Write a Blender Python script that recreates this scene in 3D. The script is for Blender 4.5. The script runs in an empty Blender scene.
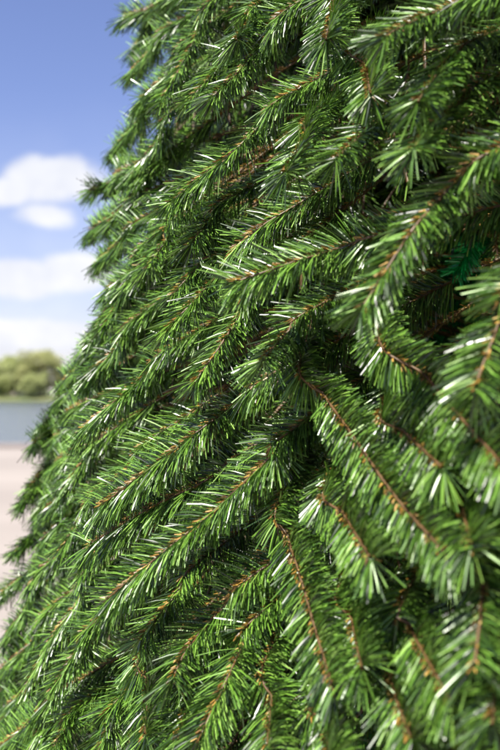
import bpy, math, random
import numpy as np
from mathutils import Vector

random.seed(7)
rng = np.random.default_rng(11)
sc = bpy.context.scene
col = sc.collection

# ------------------------------------------------------------------ camera
CAM = np.array([0.0, 0.0, 1.6])
FPX, PITCH = 750 * 50 / 36.0, math.radians(0.93)
cam_d = bpy.data.cameras.new('camera')
cam = bpy.data.objects.new('camera', cam_d)
col.objects.link(cam)
cam.location = CAM
cam.rotation_euler = (math.radians(90) + PITCH, 0, 0)
cam_d.sensor_fit = 'VERTICAL'
cam_d.sensor_height = 36
cam_d.sensor_width = 24
cam_d.lens = 50
cam_d.clip_start = 0.02
cam_d.clip_end = 6000
cam_d.dof.use_dof = True
cam_d.dof.focus_distance = 0.98
cam_d.dof.aperture_fstop = 6.3
cam_d.dof.aperture_blades = 7
sc.camera = cam

# ------------------------------------------------------------------ sky, sun, exposure
SUN_EL, SUN_AZ = math.radians(61), math.radians(221)   # azimuth clockwise from +Y (view direction)
SKY = 0.051
sc.view_settings.view_transform = 'Standard'
sc.view_settings.look = 'None'
sc.view_settings.exposure = 1.4
sc.view_settings.gamma = 1.0
sc.cycles.max_bounces = 6
sc.cycles.diffuse_bounces = 2
sc.cycles.transparent_max_bounces = 8
to_sun = Vector((math.sin(SUN_AZ) * math.cos(SUN_EL), math.cos(SUN_AZ) * math.cos(SUN_EL), math.sin(SUN_EL)))
sun_d = bpy.data.lights.new('sun', 'SUN')
sun_d.energy = 5.0
sun_d.angle = math.radians(0.53)
sun_d.color = (1.0, 0.955, 0.88)
sun = bpy.data.objects.new('sun', sun_d)
sun.rotation_euler = to_sun.to_track_quat('Z', 'Y').to_euler()
sun.location = (-4, -6, 12)
col.objects.link(sun)

world = bpy.data.worlds.new('World')
sc.world = world
world.use_nodes = True
wt = world.node_tree
wt.nodes.clear()


def N(tree, t, **kw):
    n = tree.nodes.new(t)
    for k, v in kw.items():
        if k == 'inp':
            for i, x in v.items():
                n.inputs[i].default_value = x
        else:
            setattr(n, k, v)
    return n


def M(tree, op, a, b=None, c=None, clamp=False):
    n = tree.nodes.new('ShaderNodeMath')
    n.operation = op
    n.use_clamp = clamp
    for i, x in enumerate((a, b, c)):
        if x is None:
            continue
        if hasattr(x, 'links'):
            tree.links.new(x, n.inputs[i])
        else:
            n.inputs[i].default_value = x
    return n.outputs[0]


def build_world():
    L = wt.links.new
    sky = N(wt, 'ShaderNodeTexSky', sky_type='NISHITA', sun_disc=False, sun_elevation=SUN_EL,
            sun_rotation=SUN_AZ, altitude=100.0, air_density=1.0, dust_density=0.35, ozone_density=2.2)
    tc = N(wt, 'ShaderNodeTexCoord')
    sep = N(wt, 'ShaderNodeSeparateXYZ')
    L(tc.outputs['Generated'], sep.inputs[0])
    x, y, z = sep.outputs
    az = M(wt, 'ARCTAN2', x, y)
    el = M(wt, 'ARCSINE', z)
    # cumulus: groups of clouds repeat round the horizon, broken up by noise that does not repeat
    nz = N(wt, 'ShaderNodeTexNoise', inp={'Scale': 19.0, 'Detail': 7.0, 'Roughness': 0.55})
    L(tc.outputs['Generated'], nz.inputs['Vector'])
    n = M(wt, 'SUBTRACT', nz.outputs['Fac'], 0.5)
    cell = math.tau / 9
    a0 = math.radians(-10.9)
    u = M(wt, 'WRAP', M(wt, 'SUBTRACT', az, a0), cell / 2, -cell / 2)
    u = M(wt, 'MULTIPLY', u, 1041.0)
    v = M(wt, 'MULTIPLY', el, 1041.0)
    tot = None
    #          centre u, v, half width, half height, softness
    for (cu, cv, ru, rv) in ((4, 208, 52, 26), (-42, 193, 30, 15), (30, 203, 40, 15), (-4, 171, 34, 14),
                             (25, 117, 46, 22), (-40, 110, 80, 21), (-180, 100, 100, 24), (190, 108, 120, 26),
                             (235, 205, 60, 26), (-260, 180, 70, 22), (-10, 57, 200, 14), (-200, 55, 120, 13), (250, 58, 140, 14)):
        dx = M(wt, 'DIVIDE', M(wt, 'SUBTRACT', u, cu), ru)
        dy = M(wt, 'DIVIDE', M(wt, 'SUBTRACT', v, cv), rv)
        d = M(wt, 'SQRT', M(wt, 'ADD', M(wt, 'MULTIPLY', dx, dx), M(wt, 'MULTIPLY', dy, dy)))
        s = M(wt, 'SUBTRACT', 1.12, d)
        s = M(wt, 'MULTIPLY', s, min(1.0, rv / 20.0) * 1.6)
        tot = s if tot is None else M(wt, 'SMOOTH_MAX', tot, s, 0.25)
    tot = M(wt, 'ADD', tot, M(wt, 'MULTIPLY', n, 1.7))
    m = N(wt, 'ShaderNodeMapRange', interpolation_type='SMOOTHSTEP', clamp=True)
    L(tot, m.inputs[0])
    m.inputs[1].default_value = 0.0
    m.inputs[2].default_value = 0.75
    m.inputs[3].default_value = 0.0
    m.inputs[4].default_value = 0.93
    mask = m.outputs[0]
    # pale veil of thin cloud near the horizon
    veil = N(wt, 'ShaderNodeMapRange', interpolation_type='SMOOTHSTEP', clamp=True)
    L(M(wt, 'ADD', v, M(wt, 'MULTIPLY', n, 60.0)), veil.inputs[0])
    veil.inputs[1].default_value = 300.0
    veil.inputs[2].default_value = 20.0
    veil.inputs[3].default_value = 0.0
    veil.inputs[4].default_value = 0.36
    # faces of the clouds: white with faint lilac undersides
    n2 = N(wt, 'ShaderNodeTexNoise', inp={'Scale': 22.0, 'Detail': 4.0})
    L(tc.outputs['Generated'], n2.inputs['Vector'])
    cr = N(wt, 'ShaderNodeValToRGB')
    cr.color_ramp.elements[0].position = 0.3
    cr.color_ramp.elements[0].color = (0.80, 0.82, 0.90, 1)
    cr.color_ramp.elements[1].position = 0.62
    cr.color_ramp.elements[1].color = (0.97, 0.97, 0.98, 1)
    L(n2.outputs['Fac'], cr.inputs[0])
    cl = N(wt, 'ShaderNodeVectorMath', operation='SCALE')
    L(cr.outputs[0], cl.inputs[0])
    cl.inputs['Scale'].default_value = 0.41 / SKY
    tint = N(wt, 'ShaderNodeMix', data_type='RGBA', blend_type='MULTIPLY')
    tint.inputs['Factor'].default_value = 1.0
    L(sky.outputs[0], tint.inputs['A'])
    tint.inputs['B'].default_value = (1.10, 0.98, 1.22, 1)
    mv = N(wt, 'ShaderNodeMix', data_type='RGBA')
    L(veil.outputs[0], mv.inputs['Factor'])
    L(tint.outputs['Result'], mv.inputs['A'])
    L(cl.outputs[0], mv.inputs['B'])
    mx = N(wt, 'ShaderNodeMix', data_type='RGBA')
    L(mask, mx.inputs['Factor'])
    L(mv.outputs['Result'], mx.inputs['A'])
    L(cl.outputs[0], mx.inputs['B'])
    bg = N(wt, 'ShaderNodeBackground', inp={'Strength': SKY})
    L(mx.outputs['Result'], bg.inputs[0])
    out = N(wt, 'ShaderNodeOutputWorld')
    L(bg.outputs[0], out.inputs[0])


build_world()

# ------------------------------------------------------------------ helpers


def mat(name, base=(0.5, 0.5, 0.5), rough=0.6, spec=0.5, metal=0.0):
    m = bpy.data.materials.new(name)
    m.use_nodes = True
    b = m.node_tree.nodes['Principled BSDF']
    b.inputs['Base Color'].default_value = (*base, 1)
    b.inputs['Roughness'].default_value = rough
    b.inputs['Specular IOR Level'].default_value = spec
    b.inputs['Metallic'].default_value = metal
    return m, m.node_tree, b


def ramp(t, fac, stops):
    r = N(t, 'ShaderNodeValToRGB')
    e = r.color_ramp.elements
    while len(e) < len(stops):
        e.new(0.5)
    for i, (p, c) in enumerate(stops):
        e[i].position = p
        e[i].color = (*c, 1)
    t.links.new(fac, r.inputs[0])
    return r.outputs[0]


def shade_mat(name, stops, rough, spec, trans=0.0, rough_var=0.0):
    """colour picked per needle / chip / leaf from the attribute 'shade'"""
    m, t, b = mat(name, rough=rough, spec=spec)
    a = N(t, 'ShaderNodeAttribute', attribute_name='shade')
    c = ramp(t, a.outputs['Fac'], stops)
    t.links.new(c, b.inputs['Base Color'])
    if rough_var:
        w = M(t, 'FRACT', M(t, 'MULTIPLY', a.outputs['Fac'], 17.3))
        t.links.new(M(t, 'MULTIPLY_ADD', w, rough_var, rough), b.inputs['Roughness'])
    if trans:
        tr = N(t, 'ShaderNodeBsdfTranslucent')
        t.links.new(c, tr.inputs[0])
        mx = N(t, 'ShaderNodeMixShader', inp={0: trans})
        t.links.new(b.outputs[0], mx.inputs[1])
        t.links.new(tr.outputs[0], mx.inputs[2])
        t.links.new(mx.outputs[0], t.nodes['Material Output'].inputs[0])
    return m


def mesh_np(name, V, F, mats=(), shade=None, smooth=False, midx=None):
    """V (n,3), F (m,4) or (m,3) numpy"""
    me = bpy.data.meshes.new(name)
    V = np.asarray(V, np.float32)
    F = np.asarray(F, np.int32)
    k = F.shape[1]
    me.vertices.add(len(V))
    me.vertices.foreach_set('co', V.ravel())
    me.loops.add(F.size)
    me.loops.foreach_set('vertex_index', F.ravel())
    me.polygons.add(len(F))
    me.polygons.foreach_set('loop_start', np.arange(0, F.size, k, dtype=np.int32))
    me.polygons.foreach_set('loop_total', np.full(len(F), k, np.int32))
    for x in mats:
        me.materials.append(x)
    if midx is not None:
        me.polygons.foreach_set('material_index', np.asarray(midx, np.int32))
    me.polygons.foreach_set('use_smooth', np.full(len(F), smooth))
    if shade is not None:
        at = me.attributes.new('shade', 'FLOAT', 'FACE')
        at.data.foreach_set('value', np.asarray(shade, np.float32))
    me.update(calc_edges=True)
    return me


def link(name, me, parent=None, **props):
    o = bpy.data.objects.new(name, me)
    col.objects.link(o)
    if parent is not None:
        o.parent = parent
    for k, v in props.items():
        o[k] = v
    return o


def empty(name, loc=(0, 0, 0), **props):
    o = link(name, None, **props)
    o.location = loc
    o.empty_display_size = 0.2
    return o


BOXF = np.array([(0, 3, 2, 1), (4, 5, 6, 7), (0, 1, 5, 4), (1, 2, 6, 5), (2, 3, 7, 6), (3, 0, 4, 7)])


def boxes(lst):
    V, F = [], []
    for (x0, x1, y0, y1, z0, z1) in lst:
        F.append(BOXF + 8 * len(V))
        V.append([(x0, y0, z0), (x1, y0, z0), (x1, y1, z0), (x0, y1, z0), (x0, y0, z1), (x1, y0, z1), (x1, y1, z1), (x0, y1, z1)])
    return np.array(V).reshape(-1, 3), np.concatenate(F)


def norm(a):
    return a / np.maximum(np.linalg.norm(a, axis=-1, keepdims=True), 1e-9)


def tube(P, r, sides=6):
    P = np.asarray(P, float)
    n = len(P)
    r = np.broadcast_to(np.asarray(r, float), (n,))
    T = norm(np.gradient(P, axis=0))
    ref = np.where(np.abs(T[:, 2:3]) > 0.9, np.array([[1.0, 0, 0]]), np.array([[0, 0, 1.0]]))
    A = norm(np.cross(T, ref))
    B = np.cross(T, A)
    th = np.arange(sides) / sides * math.tau
    V = P[:, None] + r[:, None, None] * (np.cos(th)[None, :, None] * A[:, None] + np.sin(th)[None, :, None] * B[:, None])
    i = np.arange(n - 1)[:, None] * sides
    j = np.arange(sides)[None]
    k = (j + 1) % sides
    F = np.stack([i + j, i + k, i + sides + k, i + sides + j], -1).reshape(-1, 4)
    return V.reshape(-1, 3), F


# ------------------------------------------------------------------ the setting
def noise_ground(name, c0, c1, scale, rough, stretch=(1, 1, 1), bump=0.0):
    m, t, b = mat(name, rough=rough)
    tc = N(t, 'ShaderNodeTexCoord')
    mp = N(t, 'ShaderNodeMapping')
    mp.inputs['Scale'].default_value = stretch
    t.links.new(tc.outputs['Object'], mp.inputs[0])
    nz = N(t, 'ShaderNodeTexNoise', inp={'Scale': scale, 'Detail': 6.0})
    t.links.new(mp.outputs[0], nz.inputs['Vector'])
    t.links.new(ramp(t, nz.outputs['Fac'], ((0.35, c0), (0.65, c1))), b.inputs['Base Color'])
    if bump:
        bp = N(t, 'ShaderNodeBump', inp={'Strength': bump, 'Distance': 0.02})
        t.links.new(nz.outputs['Fac'], bp.inputs['Height'])
        t.links.new(bp.outputs[0], b.inputs['Normal'])
    return m


m_bed = noise_ground('river_bed_soil', (0.10, 0.09, 0.06), (0.16, 0.15, 0.09), 0.02, 0.9)
m_pave = noise_ground('pinkish_paving', (0.205, 0.178, 0.156), (0.245, 0.214, 0.188), 0.35, 0.85, (0.25, 1, 1), 0.2)
m_kerb = noise_ground('granite_kerb', (0.20, 0.175, 0.165), (0.25, 0.22, 0.205), 3.0, 0.8)
m_bank = noise_ground('bank_grass', (0.05, 0.075, 0.02), (0.11, 0.12, 0.04), 0.15, 0.9)

QUAD = np.array([(0, 1, 2, 3)])
link('ground', mesh_np('ground', [(-3000, -3000, -2.6), (3000, -3000, -2.6), (3000, 3000, -2.6), (-3000, 3000, -2.6)], QUAD, [m_bed]), kind='structure')
WATER_Z, EDGE, FAR = -0.9, 30.0, 282.0
m_wat, t, b = mat('river_water', (0.05, 0.065, 0.08), 0.16)
tc = N(t, 'ShaderNodeTexCoord')
mp = N(t, 'ShaderNodeMapping')
mp.inputs['Scale'].default_value = (0.6, 1.4, 1)
t.links.new(tc.outputs['Object'], mp.inputs[0])
nz = N(t, 'ShaderNodeTexNoise', inp={'Scale': 0.9, 'Detail': 5.0, 'Roughness': 0.6})
t.links.new(mp.outputs[0], nz.inputs['Vector'])
bp = N(t, 'ShaderNodeBump', inp={'Strength': 0.35, 'Distance': 0.25})
t.links.new(nz.outputs['Fac'], bp.inputs['Height'])
t.links.new(bp.outputs[0], b.inputs['Normal'])
link('river_water', mesh_np('river_water', [(-2500, EDGE - 1, WATER_Z), (2500, EDGE - 1, WATER_Z), (2500, FAR + 4, WATER_Z), (-2500, FAR + 4, WATER_Z)], QUAD, [m_wat]), kind='structure')
V, F = boxes([(-120, 120, -60, EDGE, -2.6, 0)])
link('promenade_paving', mesh_np('promenade_paving', V, F, [m_pave]), kind='structure')
V, F = boxes([(-120, 120, EDGE - 0.55, EDGE + 0.06, 0.004, 0.13)])
link('kerb', mesh_np('kerb', V, F, [m_kerb]), kind='structure')
# far bank: sloping grass up to a terrace
n = 40
xs = np.linspace(-2500, 2500, n)
prof = [(FAR, -1.4), (FAR + 1.5, -0.6), (FAR + 5, 0.2), (FAR + 30, 0.8), (1800, 3.0)]
V = np.array([(x, y + (2 * math.sin(x * 0.05) if i < 3 else 0), z) for x in xs for i, (y, z) in enumerate(prof)])
F = np.array([(a * 5 + k, (a + 1) * 5 + k, (a + 1) * 5 + k + 1, a * 5 + k + 1) for a in range(n - 1) for k in range(4)])
link('far_bank', mesh_np('far_bank', V, F, [m_bank], smooth=True), kind='structure')


# ------------------------------------------------------------------ far trees and houses over the river
def px_at(px, Y):
    return (px - 250) / FPX * Y


m_bark, _, _ = mat('tree_bark', (0.10, 0.08, 0.06), 0.9)
LEAF = {
    'yellow': shade_mat('young_yellow_green_leaf', ((0.0, (0.30, 0.34, 0.13)), (0.6, (0.42, 0.46, 0.19)), (1.0, (0.52, 0.54, 0.27))), 0.6, 0.3, 0.35),
    'olive': shade_mat('olive_green_leaf', ((0.0, (0.28, 0.30, 0.12)), (0.6, (0.42, 0.43, 0.18)), (1.0, (0.54, 0.53, 0.27))), 0.6, 0.3, 0.35),
    'green': shade_mat('mid_green_leaf', ((0.0, (0.15, 0.18, 0.06)), (0.6, (0.25, 0.28, 0.09)), (1.0, (0.34, 0.36, 0.14))), 0.6, 0.3, 0.2)}


def far_tree(px, Y, z0, h, w, kind, label, seed, group='trees on the far bank'):
    r = np.random.default_rng(seed)
    x = px_at(px, Y)
    root = empty('leafy_tree', (x, Y, z0), label=label, category='tree', group=group)
    # trunk and limbs
    Vs, Fs, k = [], [], 0
    P = np.array([(0, 0, -0.3), (0.1, 0, h * 0.2), (0.0, 0.1, h * 0.45), (0.1, 0, h * 0.8)])
    limbs = [(P, (0.03 * h, 0.024 * h, 0.016 * h, 0.004 * h))]
    clumps = []
    for i in range(16):
        a = r.uniform(0, math.tau)
        zz = r.uniform(0.18, 0.6) * h
        rad = w * 0.5 * r.uniform(0.55, 0.95)
        tip = np.array((math.cos(a) * rad, math.sin(a) * rad, min(h * 0.9, zz + r.uniform(0.05, 0.35) * h)))
        limbs.append((np.array([(0, 0, zz), tip * (0.5, 0.5, 0) + (0, 0, (zz * 0.4 + tip[2] * 0.6)), tip]), (0.011 * h, 0.007 * h, 0.003 * h)))
        clumps.append((tip, r.uniform(0.13, 0.2) * w))
    for i in range(22):
        d = norm(r.normal(size=3))
        c = np.array((0, 0, h * 0.50)) + d * (w * 0.36, w * 0.36, h * 0.40)
        clumps.append((c, r.uniform(0.10, 0.19) * w))
    for P, rr in limbs:
        v, f = tube(P, rr, 6)
        Vs.append(v); Fs.append(f + k); k += len(v)
    link('trunk', mesh_np('trunk', np.concatenate(Vs), np.concatenate(Fs), [m_bark], smooth=True), root)
    C, S = [], []
    for c, cr in clumps:
        m = int(170 * (cr / (0.15 * w)) ** 2)
        d = norm(r.normal(size=(m, 3))) * cr * r.uniform(0.35, 1.0, (m, 1)) ** 0.6 * (1, 1, 0.8)
        C.append(c + d)
        S.append(np.clip(r.normal(r.uniform(0.35, 0.65), 0.22, m), 0, 1))
    C = np.concatenate(C); S = np.concatenate(S)
    ok = C[:, 2] > h * 0.02
    C, S = C[ok], S[ok]
    m = len(C)
    a = norm(r.normal(size=(m, 3)))
    bb = norm(np.cross(a, r.normal(size=(m, 3))))
    sz = r.uniform(0.18, 0.38, (m, 1)) * (w / 9) ** 0.5
    Vq = np.stack([C - a * sz, C + bb * sz * 0.6, C + a * sz, C - bb * sz * 0.6], 1).reshape(-1, 3)
    link('crown', mesh_np('crown', Vq, np.arange(4 * m).reshape(-1, 4), [LEAF[kind]], S), root, kind='stuff')


BZ = 0.35
far_tree(41, FAR + 12, BZ, 13.4, 13, 'olive', 'tall round olive green tree on the far river bank beside the artificial tree', 3)
far_tree(17, FAR + 15, BZ, 12.2, 12, 'yellow', 'lower yellow green tree on the far bank left of the tall round one', 4)
far_tree(34, FAR + 6, BZ - 0.1, 6.8, 8.0, 'yellow', 'small bright yellow green tree in front of the tall round tree', 5)
far_tree(-1, FAR + 7, BZ - 0.1, 4.6, 6.5, 'green', 'low dark green tree at the water before the pale house', 6)
far_tree(-8, FAR + 22, BZ, 10.8, 7.0, 'yellow', 'yellow green tree rising beside the pale gabled house', 8)
far_tree(62, FAR + 24, BZ, 9.0, 5.5, 'olive', 'narrow olive tree right of the tall round one on the far bank', 9)
for i, px in enumerate((-150, -105, -66, -38, 92, 118, 150, 186, 226)):
    far_tree(px, FAR + 10 + (i * 7) % 13, BZ, 9 + (i * 5) % 4, 8 + (i * 3) % 4, ('green', 'olive')[i % 2],
             ('mid green leafy tree', 'olive leafy tree')[i % 2] + ' farther along the far bank, away from the pale houses', 20 + i,
             ('mid green', 'olive')[i % 2] + ' trees farther along the far bank')

m_glass, _, _ = mat('house_glass', (0.04, 0.05, 0.06), 0.1)
m_frame, _, _ = mat('white_window_frame', (0.75, 0.75, 0.73), 0.5)
m_roof, _, _ = mat('house_roof', (0.20, 0.16, 0.15), 0.8)


def house(px, Y, w, d, h, rise, colr, label):
    x = px_at(px, Y)
    m_w = noise_ground('plaster', tuple(c * 0.94 for c in colr), colr, 0.6, 0.9)
    root = empty('house', (x, Y, 0.6), label=label, category='house')
    # walls with gable ends (the gables face left and right)
    V = np.array([(-w/2, 0, -1), (w/2, 0, -1), (w/2, d, -1), (-w/2, d, -1), (-w/2, 0, h), (w/2, 0, h), (w/2, d, h), (-w/2, d, h), (-w/2, d/2, h + rise), (w/2, d/2, h + rise)])
    F4 = [(0, 1, 5, 4), (1, 2, 6, 5), (2, 3, 7, 6), (3, 0, 4, 7), (4, 7, 8, 8), (5, 9, 6, 6)]
    me = bpy.data.meshes.new('wall')
    me.from_pydata(V.tolist(), [], [tuple(dict.fromkeys(f)) for f in F4])
    me.materials.append(m_w)
    link('wall', me, root)
    ov, th = 0.4, 0.18
    s = rise / (d / 2)
    V = []
    for xx in (-w/2 - ov, w/2 + ov):
        for (yy, zz) in ((-ov, h - s * ov), (d/2, h + rise), (d + ov, h - s * ov)):
            V += [(xx, yy, zz + 0.02), (xx, yy, zz + th)]
    F = [(0, 6, 7, 1), (1, 7, 9, 3), (3, 9, 11, 5), (4, 5, 11, 10), (0, 2, 8, 6), (2, 4, 10, 8), (0, 1, 3, 2), (2, 3, 5, 4), (6, 8, 9, 7), (8, 10, 11, 9)]
    rf = link('roof', mesh_np('roof', V, F, [m_roof]), root)
    Vc, Fc = boxes([(w * 0.2, w * 0.2 + 0.7, d * 0.45, d * 0.55 + 0.2, h + rise * 0.6, h + rise + 0.9)])
    link('chimney', mesh_np('chimney', Vc, Fc, [m_roof]), rf)
    nf = max(1, int(h // 2.9))
    Vf, Ff = boxes([(-0.62, 0.62, -0.09, -0.012, 0, 0.12), (-0.62, 0.62, -0.09, -0.012, 1.42, 1.5), (-0.62, -0.5, -0.085, -0.012, 0.12, 1.42), (0.5, 0.62, -0.085, -0.012, 0.12, 1.42), (-0.04, 0.04, -0.08, -0.012, 0.12, 1.42)])
    mf = mesh_np('window', Vf, Ff, [m_frame])
    Vp, Fp = boxes([(-0.5, 0.5, -0.04, -0.013, 0.12, 1.42)])
    mp_ = mesh_np('pane', Vp, Fp, [m_glass])
    for fl in range(nf):
        for q in range(int(w // 2.6)):
            o = link('window', mf, root)
            o.location = (-w/2 + 1.5 + q * (w - 3) / max(1, int(w // 2.6) - 1), 0, 0.8 + fl * 2.9)
            link('pane', mp_, o)


house(-2, FAR + 34, 10, 8, 5.2, 2.6, (0.80, 0.66, 0.62), 'pale pink plastered house between trees on the far bank')
house(21, FAR + 40, 7, 8, 6.0, 1.8, (0.52, 0.50, 0.54), 'grey lilac house glimpsed behind the lower yellow green tree')
house(63, FAR + 44, 7, 8, 5.8, 1.8, (0.78, 0.74, 0.72), 'off white house showing right of the tall round tree')

# ------------------------------------------------------------------ the artificial tree
R0, KC = 2.0, 0.205                         # envelope radius at eye height, taper per metre
CX, CY = 1.68, 2.01
APEX = 1.6 + R0 / KC


def envelope(z):
    return R0 - KC * (z - 1.6)


cp, sp = math.cos(PITCH), math.sin(PITCH)


def ray(px, py):
    a, c = (px - 250) / FPX, (375 - py) / FPX
    d = np.array([a, cp - c * sp, sp + c * cp])
    return d                                 # not normalised: depth measured along the view axis


def depth(px, py, inset=0.0):
    d = ray(px, py)
    ox, oy = CAM[0] - CX, CAM[1] - CY
    r, rd = R0 - inset, -KC * d[2]
    A = d[0]**2 + d[1]**2 - rd**2
    B = 2 * (ox * d[0] + oy * d[1] - r * rd)
    C = ox**2 + oy**2 - r**2
    D = B * B - 4 * A * C
    return (-B - math.sqrt(D)) / (2 * A) if D > 0 else -B / (2 * A)


def world_at(px, py, off):
    return CAM + ray(px, py) * (depth(px, py) + off)


def project(P):
    d = P - CAM
    f = d[..., 1] * cp + d[..., 2] * sp
    u = -d[..., 1] * sp + d[..., 2] * cp
    f = np.where(f > 0.05, f, np.nan)
    return 250 + d[..., 0] / f * FPX, 375 - u / f * FPX, f


def curve(P, step=0.006):
    """Catmull-Rom through P, resampled evenly"""
    P = np.asarray(P, float)
    Q = np.vstack([2 * P[0] - P[1], P, 2 * P[-1] - P[-2]])
    out = []
    for i in range(1, len(Q) - 2):
        t = np.linspace(0, 1, 24, endpoint=False)[:, None]
        a, b_, c, d = Q[i-1], Q[i], Q[i+1], Q[i+2]
        out.append(0.5 * (2*b_ + (c - a)*t + (2*a - 5*b_ + 4*c - d)*t**2 + (3*b_ - a - 3*c + d)*t**3))
    out = np.vstack(out + [Q[-2][None]])
    s = np.concatenate([[0], np.cumsum(np.linalg.norm(np.diff(out, axis=0), axis=1))])
    n_ = max(4, int(s[-1] / step))
    u = np.linspace(0, s[-1], n_)
    return np.stack([np.interp(u, s, out[:, k]) for k in range(3)], 1), s[-1]


def strips(P, T, outw, cnt, L, W, ang, r, face_bias, seg=2, t0=0.0, bend=0.16, sag=0.10, start=0.0012, taper=0.8, front=False):
    """flat plastic strips leaving a stem; returns verts, quads, shade"""
    n_ = len(P)
    s = r.uniform(t0, 1.0, cnt)
    f = s * (n_ - 1)
    i = np.minimum(f.astype(int), n_ - 2)
    w = (f - i)[:, None]
    p = P[i] * (1 - w) + P[i + 1] * w
    t = norm(T[i] * (1 - w) + T[i + 1] * w)
    o = outw[i]
    o = norm(o - t * (o * t).sum(1, keepdims=True))
    b_ = np.cross(t, o)
    # round the stem, thinner on the outward face where the brown core shows
    phi = np.where(r.random(cnt) < face_bias, r.choice([-1, 1], cnt) * r.normal(math.pi * 0.52, 0.30, cnt), math.pi + r.uniform(-2.3, 2.3, cnt))
    if front:
        phi = r.normal(0, 1.15, cnt)
    rad = np.cos(phi)[:, None] * o + np.sin(phi)[:, None] * b_
    a = r.normal(ang, 0.065, cnt) * (1 - 0.15 * np.clip((s - 0.86) / 0.14, 0, 1))
    a = a[:, None]
    ln = np.clip(r.normal(L, L * 0.13, cnt), L * 0.45, L * 1.35)[:, None]
    d0 = np.cos(a) * t + np.sin(a) * rad
    down = np.array([[0, 0, -1.0]])
    jit = r.normal(0, 1, (cnt, 3))
    d1 = norm(d0 + bend * t * r.uniform(-0.3, 1.4, (cnt, 1)) + sag * down + jit * 0.06)
    d0 = norm(d0 + jit * 0.03)
    side = norm(np.cross(d0, rad + r.normal(0, 0.95, (cnt, 3))))
    wid = W * 0.5 * r.uniform(0.75, 1.2, (cnt, 1))
    hw = wid * side
    h2 = wid * norm(side + np.cross(d0, side) * r.normal(0, 0.85, (cnt, 1)))      # the strip twists a little
    h0 = wid * norm(side + np.cross(d0, side) * r.normal(0, 0.6, (cnt, 1)))
    q0 = p + rad * start
    q1 = q0 + d0 * ln * 0.5
    if seg == 2:
        q2 = q1 + d1 * ln * 0.5
        Vn = np.stack([q0 - h0 * 0.7, q0 + h0 * 0.7, q1 - hw, q1 + hw, q2 - h2 * taper, q2 + h2 * taper], 1).reshape(-1, 3)
        k = np.arange(cnt)[:, None] * 6
        Fn = np.concatenate([k + np.array([[0, 1, 3, 2]]), k + np.array([[2, 3, 5, 4]])], 1).reshape(-1, 4)
    else:
        q2 = q0 + norm(d0 + d1) * ln
        Vn = np.stack([q0 - hw, q0 + hw, q2 + h2 * taper, q2 - h2 * taper], 1).reshape(-1, 3)
        Fn = np.arange(4 * cnt).reshape(-1, 4)
    sh = np.repeat(r.random(cnt), seg)
    return Vn, Fn, sh


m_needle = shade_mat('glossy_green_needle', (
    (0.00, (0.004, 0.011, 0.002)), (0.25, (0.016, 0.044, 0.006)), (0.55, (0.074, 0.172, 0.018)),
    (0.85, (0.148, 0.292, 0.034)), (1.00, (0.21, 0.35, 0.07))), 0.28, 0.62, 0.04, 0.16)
m_chip = shade_mat('orange_brown_tuft', (
    (0.0, (0.055, 0.028, 0.007)), (0.5, (0.18, 0.098, 0.016)), (0.85, (0.34, 0.20, 0.036)), (1.0, (0.44, 0.30, 0.11))), 0.45, 0.5, 0.08)
m_wire, _, _ = mat('brown_twisted_wire', (0.085, 0.046, 0.014), 0.5)
m_net, t, b = mat('bright_green_netting', (0.0, 0.30, 0.10), 0.5)
tc = N(t, 'ShaderNodeTexCoord')
nz = N(t, 'ShaderNodeTexNoise', inp={'Scale': 160.0, 'Detail': 3.0})
t.links.new(tc.outputs['Object'], nz.inputs['Vector'])
t.links.new(ramp(t, nz.outputs['Fac'], ((0.35, (0.0, 0.03, 0.008)), (0.6, (0.0, 0.30, 0.025)), (0.75, (0.01, 0.46, 0.05)))), b.inputs['Base Color'])
bp = N(t, 'ShaderNodeBump', inp={'Strength': 1.0, 'Distance': 0.01})
t.links.new(nz.outputs['Fac'], bp.inputs['Height'])
t.links.new(bp.outputs[0], b.inputs['Normal'])
m_steel, _, _ = mat('galvanised_steel', (0.32, 0.34, 0.36), 0.45, 0.5, 0.8)

tree = empty('artificial_christmas_tree', (CX, CY, 0), category='christmas tree',
             label='huge artificial christmas tree of drooping glossy green plastic branches with brown stems')
ORG = np.array([CX, CY, 0.0])
INSET_NET = 0.46

# steel frame and netting inside
V, F = tube([(0, 0, -0.02), (0, 0, 5), (0, 0, APEX - 0.25)], 0.06, 12)
link('trunk_pole', mesh_np('trunk_pole', V, F, [m_steel], smooth=True), tree)
ns, nr = 96, 24
zz = np.linspace(0.05, APEX - 1.75, nr)
V = np.array([((envelope(z) - INSET_NET) * math.cos(a), (envelope(z) - INSET_NET) * math.sin(a), z) for z in zz for a in np.arange(ns) / ns * math.tau])
F = np.array([(i * ns + j, i * ns + (j + 1) % ns, (i + 1) * ns + (j + 1) % ns, (i + 1) * ns + j) for i in range(nr - 1) for j in range(ns)])
link('netting', mesh_np('netting', V, F, [m_net], smooth=True), tree)
for i in range(16):
    a = i / 16 * math.tau + 0.21
    P = [((envelope(z) - INSET_NET + 0.03) * math.cos(a), (envelope(z) - INSET_NET + 0.03) * math.sin(a), z) for z in (0.0, 5.0, APEX - 1.8)]
    V, F = tube(P, 0.014, 8)
    link('frame_pole', mesh_np('frame_pole', V, F, [m_steel], smooth=True), tree)
for z in np.arange(0.35, APEX - 2, 0.9):
    rr = envelope(z) - INSET_NET + 0.055
    P = [(rr * math.cos(a), rr * math.sin(a), z) for a in np.linspace(0, math.tau, 73)]
    V, F = tube(P, 0.01, 6)
    link('frame_hoop', mesh_np('frame_hoop', V, F, [m_steel], smooth=True), tree)


def outward(P):
    o = P - ORG
    o = np.concatenate([o[:, :2], np.zeros((len(P), 1))], 1)
    return norm(norm(o) + np.array([[0, 0, 0.35]]))


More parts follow.
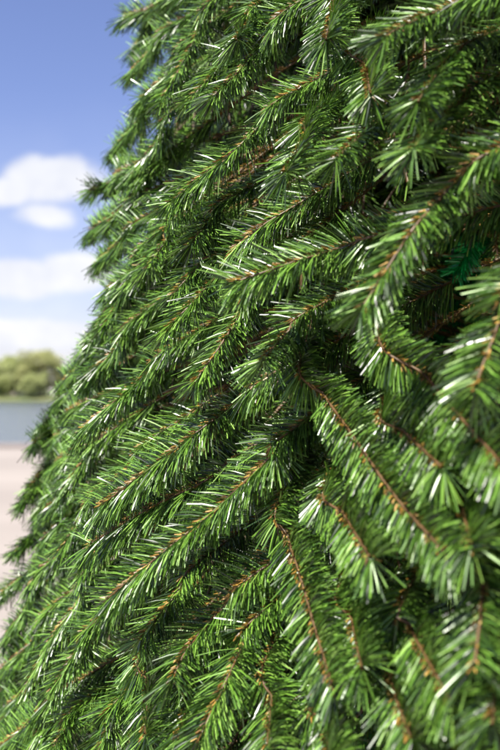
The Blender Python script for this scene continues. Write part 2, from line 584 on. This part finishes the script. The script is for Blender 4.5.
def branch_geo(ctrl, r, dens=8200, L=0.0292, W=0.00094, seg=2, t0=0.0, ang=1.02):
    P, ln = curve(ctrl)
    T = norm(np.gradient(P, axis=0))
    o = outward(P)
    rad = 0.0016 * np.linspace(1.25, 0.75, len(P)) * (1 + 0.18 * np.sin(np.arange(len(P)) * 2.1))
    stem = tube(P[::2] if len(P) > 8 else P, rad[::2] if len(P) > 8 else rad, 6)
    nd = strips(P, T, o, int(dens * ln * (1 - t0)), L, W, r.normal(ang, 0.06), r, 0.78, seg=seg, t0=t0, sag=0.09, bend=0.08)
    ch = strips(P, T, o, int(850 * ln), 0.0054, 0.0016, 0.72, r, 0.0, seg=1, front=True, start=0.0022, bend=0.4, taper=0.5)
    return stem, nd, ch


nbranch = 0


def add_branch(ctrl, r, **kw):
    global nbranch
    ctrl = np.asarray(ctrl) - ORG
    base = ctrl[0].copy()
    stem, nd, ch = branch_geo(ctrl + ORG, r, **kw)
    o = link('branch', mesh_np('branch', stem[0] - ORG - base, stem[1], [m_wire], smooth=True), tree)
    o.location = base
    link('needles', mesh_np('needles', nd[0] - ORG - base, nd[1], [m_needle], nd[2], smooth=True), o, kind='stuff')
    link('bark_tufts', mesh_np('bark_tufts', ch[0] - ORG - base, ch[1], [m_chip], ch[2]), o, kind='stuff')
    nbranch += 1


def rooted(pts):
    """lead the base of a branch back to the frame"""
    p0, p1 = pts[0], pts[1]
    ax = np.array([CX - p0[0], CY - p0[1], 0])
    ra = np.linalg.norm(ax)
    need = ra - (envelope(p0[2]) - INSET_NET)
    inn = ax / ra
    back = norm(p0 - p1)
    if need < 0.02:
        return pts
    q1 = p0 + back * need * 0.45 + inn * need * 0.40 + np.array([0, 0, 0.03])
    q0 = q1 + inn * need * 0.55 + np.array([0, 0, -0.01])
    return [q0, q1] + list(pts)


# the branches one can follow in the photograph: where each stem runs over the tree's surface,
# and how far base and tip stand off that surface (minus = proud of it)
B = []


def br(off0, off1, *pts):
    B.append((off0, off1, pts))


br(.05, -.05, (310, -5), (265, 42), (235, 75), (212, 98))
br(.05, -.06, (297, 90), (265, 120), (235, 150), (190, 186), (167, 206))
br(.05, -.03, (222, -8), (202, 27), (181, 66), (161, 103))
br(.06, .00, (195, -14), (160, 4), (124, 17))
br(.05, .00, (180, 20), (155, 48), (131, 72))
br(.05, .00, (165, 85), (142, 118), (114, 149))
br(.03, -.05, (135, 165), (115, 182), (91, 190))
br(.05, .00, (150, 190), (125, 208), (91, 230))
br(.05, .02, (150, 215), (125, 238), (98, 262))
br(.05, -.03, (185, 212), (168, 238), (147, 268))
br(.04, -.01, (155, 255), (112, 303), (80, 358))
br(.04, -.03, (150, 268), (122, 300), (104, 326))
br(.05, -.06, (280, 215), (222, 271), (195, 300), (164, 333))
br(.04, -.08, (410, 228), (350, 245), (295, 262), (233, 283))
br(.04, -.06, (275, 265), (242, 313), (221, 345), (194, 384))
br(.05, -.08, (182, 340), (150, 371), (118, 399), (80, 431))
br(.05, -.04, (152, 306), (119, 346), (85, 378))
br(.05, -.07, (295, 362), (236, 404), (207, 425), (160, 461), (98, 508))
br(.05, -.05, (270, 438), (230, 465), (200, 484), (150, 508), (86, 546))
br(.05, -.09, (300, 425), (275, 452), (215, 510), (165, 551), (106, 600))
br(.06, -.07, (286, 488), (288, 535), (300, 575), (318, 638), (334, 690))
br(.05, -.05, (268, 565), (230, 601), (190, 645), (172, 680))
br(.05, -.06, (270, 605), (245, 642), (228, 677), (199, 740))
br(.04, -.09, (151, 640), (149, 685), (145, 738))
br(.05, -.05, (105, 545), (82, 598), (56, 632), (29, 682))
br(.05, .00, (66, 518), (38, 562), (3, 592))
br(.05, -.03, (108, 612), (82, 645), (52, 690))
br(.05, -.02, (75, 682), (32, 720), (-4, 750))
br(.05, -.05, (88, 700), (70, 722), (50, 752))
br(.05, -.06, (276, 640), (272, 700), (267, 750))
br(.05, -.08, (303, 352), (325, 396), (352, 434), (395, 496), (450, 558))
br(.05, -.08, (378, 330), (425, 375), (455, 411), (510, 472))
br(-.02, -.08, (532, 262), (506, 310), (488, 352), (474, 392))
br(.04, -.06, (385, 405), (405, 432), (445, 470))
br(.03, -.08, (412, 585), (411, 625), (426, 657), (452, 702))
br(.04, -.08, (378, 630), (387, 660), (397, 700), (413, 742))
br(.00, -.08, (496, 525), (484, 590), (474, 672))
br(.00, -.08, (515, 600), (500, 660), (492, 725))
br(.00, -.08, (515, -15), (458, 4), (416, 20), (384, 37))
br(.06, -.08, (344, -12), (335, 6), (326, 40))
br(.06, -.08, (358, 45), (366, 66), (371, 96))
br(.06, -.08, (325, 108), (306, 138), (285, 174))
br(.05, -.06, (412, 105), (395, 115), (365, 132), (334, 161))
br(.05, -.08, (500, 30), (450, 62), (418, 102))
br(.05, -.08, (500, 78), (470, 96), (435, 125), (412, 150))
br(.00, -.08, (520, 138), (462, 178), (432, 208), (410, 234), (360, 312))
br(.05, -.04, (275, -5), (252, 20), (236, 40))
br(.05, -.04, (255, 40), (225, 62), (190, 100))
br(.05, -.03, (245, 190), (215, 215), (190, 245))
br(.05, -.04, (330, 300), (290, 330), (262, 362))
br(.05, -.03, (240, 250), (205, 262), (172, 295))
br(.05, -.02, (112, 430), (90, 455), (62, 490))
br(-.03, -.08, (78, 385), (62, 410), (43, 426))
br(-.03, -.08, (72, 425), (55, 453), (30, 488))
br(.05, -.02, (110, 480), (85, 515), (60, 552))
br(.05, -.03, (165, 430), (135, 462), (108, 488))
br(.06, -.05, (215, 550), (180, 590), (140, 640))
br(.05, -.06, (345, 575), (352, 620), (362, 668))
br(.05, -.08, (455, 470), (462, 505), (472, 545))
br(.05, -.08, (330, 480), (345, 515), (372, 560))
br(.05, -.07, (205, 660), (190, 695), (178, 740))
br(.05, -.07, (320, 690), (326, 720), (330, 760))
br(.04, -.08, (440, 700), (448, 730), (458, 765))
br(.05, .00, (60, 600), (35, 640), (2, 668))
br(.06, .02, (200, 30), (172, 70), (140, 100))
br(.06, .02, (185, 100), (160, 140), (128, 178))
br(.06, .02, (160, 160), (138, 195), (110, 222))
br(.06, .02, (158, 235), (135, 265), (106, 290))
br(.06, .02, (170, 0), (150, 30), (134, 48))
br(.06, .02, (140, 285), (115, 320), (88, 350))
br(.05, .00, (128, 690), (112, 722), (92, 765))
br(.05, .00, (62, 715), (40, 740), (14, 770))
br(.05, .00, (30, 690), (10, 712), (-14, 735))
br(-.02, -.08, (52, 560), (32, 600), (8, 634))
br(.05, .00, (90, 440), (65, 475), (38, 512))
br(.03, -.02, (112, 338), (88, 360), (64, 380))
br(.02, -.06, (90, 400), (62, 424), (34, 442))
br(.02, -.05, (82, 445), (52, 476), (22, 504))
br(.02, -.05, (68, 495), (42, 525), (16, 552))
br(.05, .02, (40, 640), (15, 675), (-12, 705))
for off0, off1, pts in B:
    k = len(pts)
    r = np.random.default_rng(1000 + nbranch)
    dep = [depth(x, y) for (x, y) in pts]
    mid = dep[0] * 0.55 + dep[k // 2] * 0.45
    # a branch stands out from the cone instead of hugging it
    P = [CAM + ray(x, y) * (min(dep[i], mid + (dep[i] - mid) * 0.42) + off0 - 0.01 + (off1 - off0) * 0.9 * (i / (k - 1)) ** 1.1) for i, (x, y) in enumerate(pts)]
    Q = rooted(P)
    drawn = sum(np.linalg.norm(P[i + 1] - P[i]) for i in range(k - 1))
    whole = sum(np.linalg.norm(Q[i + 1] - Q[i]) for i in range(len(Q) - 1))
    add_branch(Q, r, L=0.0292 if pts[-1][0] < 330 else 0.0255, t0=max(0.0, 1 - drawn * 1.65 / whole))
n_drawn = nbranch


def droop(az, z, r, inset, ln, spread=0.45):
    """a branch growing out of the frame at azimuth az and height z, drooping outward"""
    o = np.array([math.cos(az), math.sin(az), 0])
    tg = np.array([-o[1], o[0], 0])
    sw = r.normal(0, spread)
    base = ORG + o * (envelope(z) - INSET_NET + 0.02) + np.array([0, 0, z])
    out = INSET_NET - inset
    p1 = base + o * out * 0.6 + tg * sw * ln * 0.22 + np.array([0, 0, 0.02])
    p2 = p1 + o * out * 0.4 + tg * sw * ln * 0.4 + np.array([0, 0, -0.40 * ln])
    p3 = p2 + o * 0.10 * ln + tg * sw * ln * 0.4 + np.array([0, 0, -0.42 * ln])
    return [base, p1, p2, p3]


def in_gap(P):
    """an open spot on the right flank where the branches part and the netting shows"""
    C_, _ = curve(P, 0.02)
    x_, y_, d_ = project(C_)
    return bool(((((x_ - 458) / 34) ** 2 + ((y_ - 258) / 52) ** 2) < 1).any() or ((((x_ - 505) / 22) ** 2 + ((y_ - 156) / 22) ** 2) < 1).any())


# the rest of the branches that show between those, set deeper in
cam_az = math.atan2(CAM[1] - CY, CAM[0] - CX)
taken = []
r = np.random.default_rng(5)
tries = 0
while nbranch < 300 and tries < 40000:
    tries += 1
    az = cam_az + r.uniform(-1.0, 0.75)
    z = r.uniform(0.9, 2.6)
    P = droop(az, z, r, r.uniform(0.28, 0.40), r.uniform(0.20, 0.28))
    m = P[2] - ORG
    if np.dot(m[:2], (CAM - P[2])[:2]) < 0.22 * np.linalg.norm(m[:2]) * np.linalg.norm((CAM - P[2])[:2]):
        P = droop(az, z, r, r.uniform(0.03, 0.12), r.uniform(0.20, 0.28))
    px, py, dd = project(np.array(P[1:]))
    if np.isnan(px).any():
        continue
    if in_gap(P):
        continue
    inside = (px > -70) & (px < 570) & (py > -60) & (py < 820)
    if not inside.any():
        continue
    # facing: keep what is on the near side of the cone
    m = P[2] - ORG
    if np.dot(m[:2], (CAM - P[2])[:2]) < -0.32 * np.linalg.norm(m[:2]) * np.linalg.norm((CAM - P[2])[:2]):
        continue
    c = np.array([az * 1.9, z])
    mind = 0.062
    if taken and np.min(np.linalg.norm(np.array(taken) - c, axis=1)) < mind:
        continue
    taken.append(c)
    add_branch(P, r, dens=2900, W=0.0012, seg=1, t0=0.22, ang=0.92)

# everything beyond the frame: one mass of the same branches
Vs, Fs, Ss, MI, k = [], [], [], [], 0
r = np.random.default_rng(99)
cnt = 0
for it in range(4300):
    if it < 2200:
        z = 0.12 + (APEX - 0.5 - 0.12) * (1 - math.sqrt(r.random()))
        az = cam_az + r.uniform(-1.9, 1.9)
    elif it > 3500:
        z = r.uniform(1.2, 2.6)
        az = cam_az + r.uniform(-1.05, -0.4)
    else:
        z = r.uniform(0.8, 2.7)
        az = cam_az + r.uniform(-1.3, 0.8)
    P = droop(az, z, r, r.uniform(-0.02, 0.12), r.uniform(0.24, 0.32)) if z < APEX - 1.8 else None
    if P is None:
        o = np.array([math.cos(az), math.sin(az), 0])
        b0 = ORG + np.array([0, 0, z])
        P = [b0, b0 + o * envelope(z) * 0.6 + (0, 0, 0.02), b0 + o * envelope(z) + (0, 0, -0.12)]
    A = np.array(P)
    px, py, dd = project(A)
    far = np.linalg.norm(A.mean(0) - CAM)
    if ((px > -30) & (px < 530) & (py > -40) & (py < 790)).any():
        if ((r.random() < 0.35) or (dd < 0.5).any()):
            continue
        m = A[2] - ORG
        gz = np.dot(m[:2], (CAM - A[2])[:2]) < 0.45 * np.linalg.norm(m[:2]) * np.linalg.norm((CAM - A[2])[:2])
        P = droop(az, z, r, r.uniform(0.10, 0.34) if gz else r.uniform(0.31, 0.40), r.uniform(0.2, 0.28))
        A = np.array(P)
    if far < 0.5 or in_gap(A):
        continue
    C, ln = curve(A, 0.02)
    T = norm(np.gradient(C, axis=0))
    near = far < 1.7
    nd = strips(C, T, outward(C), int((800 if near else 200) * ln * 0.68), 0.031, 0.0018 if near else 0.0055, 0.86, r, 0.6, seg=1, t0=0.32)
    st = tube(C[::2] if len(C) > 8 else C, 0.0024, 4)
    Vs += [nd[0], st[0]]
    Fs += [nd[1] + k, st[1] + k + len(nd[0])]
    Ss += [nd[2], np.full(len(st[1]), 0.4)]
    MI += [np.zeros(len(nd[1]), int), np.ones(len(st[1]), int)]
    k += len(nd[0]) + len(st[0])
    cnt += 1
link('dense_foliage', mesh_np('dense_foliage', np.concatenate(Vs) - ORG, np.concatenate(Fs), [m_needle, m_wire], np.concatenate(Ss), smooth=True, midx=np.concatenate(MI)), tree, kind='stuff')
print('branches drawn', n_drawn, 'total', nbranch, 'tries', tries, 'mass', cnt)

# emerald tinsel showing deep between the branches on the right
m_tinsel = shade_mat('emerald_tinsel', ((0.0, (0.0, 0.06, 0.012)), (0.5, (0.0, 0.24, 0.04)), (1.0, (0.02, 0.46, 0.09))), 0.3, 0.6, 0.1)


def tinsel(pts, off, seed):
    r_ = np.random.default_rng(seed)
    P_, ln_ = curve([world_at(x_, y_, off) for x_, y_ in pts], 0.004)
    T_ = norm(np.gradient(P_, axis=0))
    nd_ = strips(P_, T_, outward(P_), int(9000 * ln_), 0.013, 0.0012, 1.1, r_, 0.0, seg=1, bend=0.6)
    link('tinsel', mesh_np('tinsel', nd_[0] - ORG, nd_[1], [m_tinsel], nd_[2]), tree, kind='stuff', label='bright emerald green tinsel glimpsed deep between the branches')


tinsel(((474, 232), (468, 252), (455, 272)), 0.09, 1)
tinsel(((512, 148), (502, 156), (496, 166)), 0.06, 2)
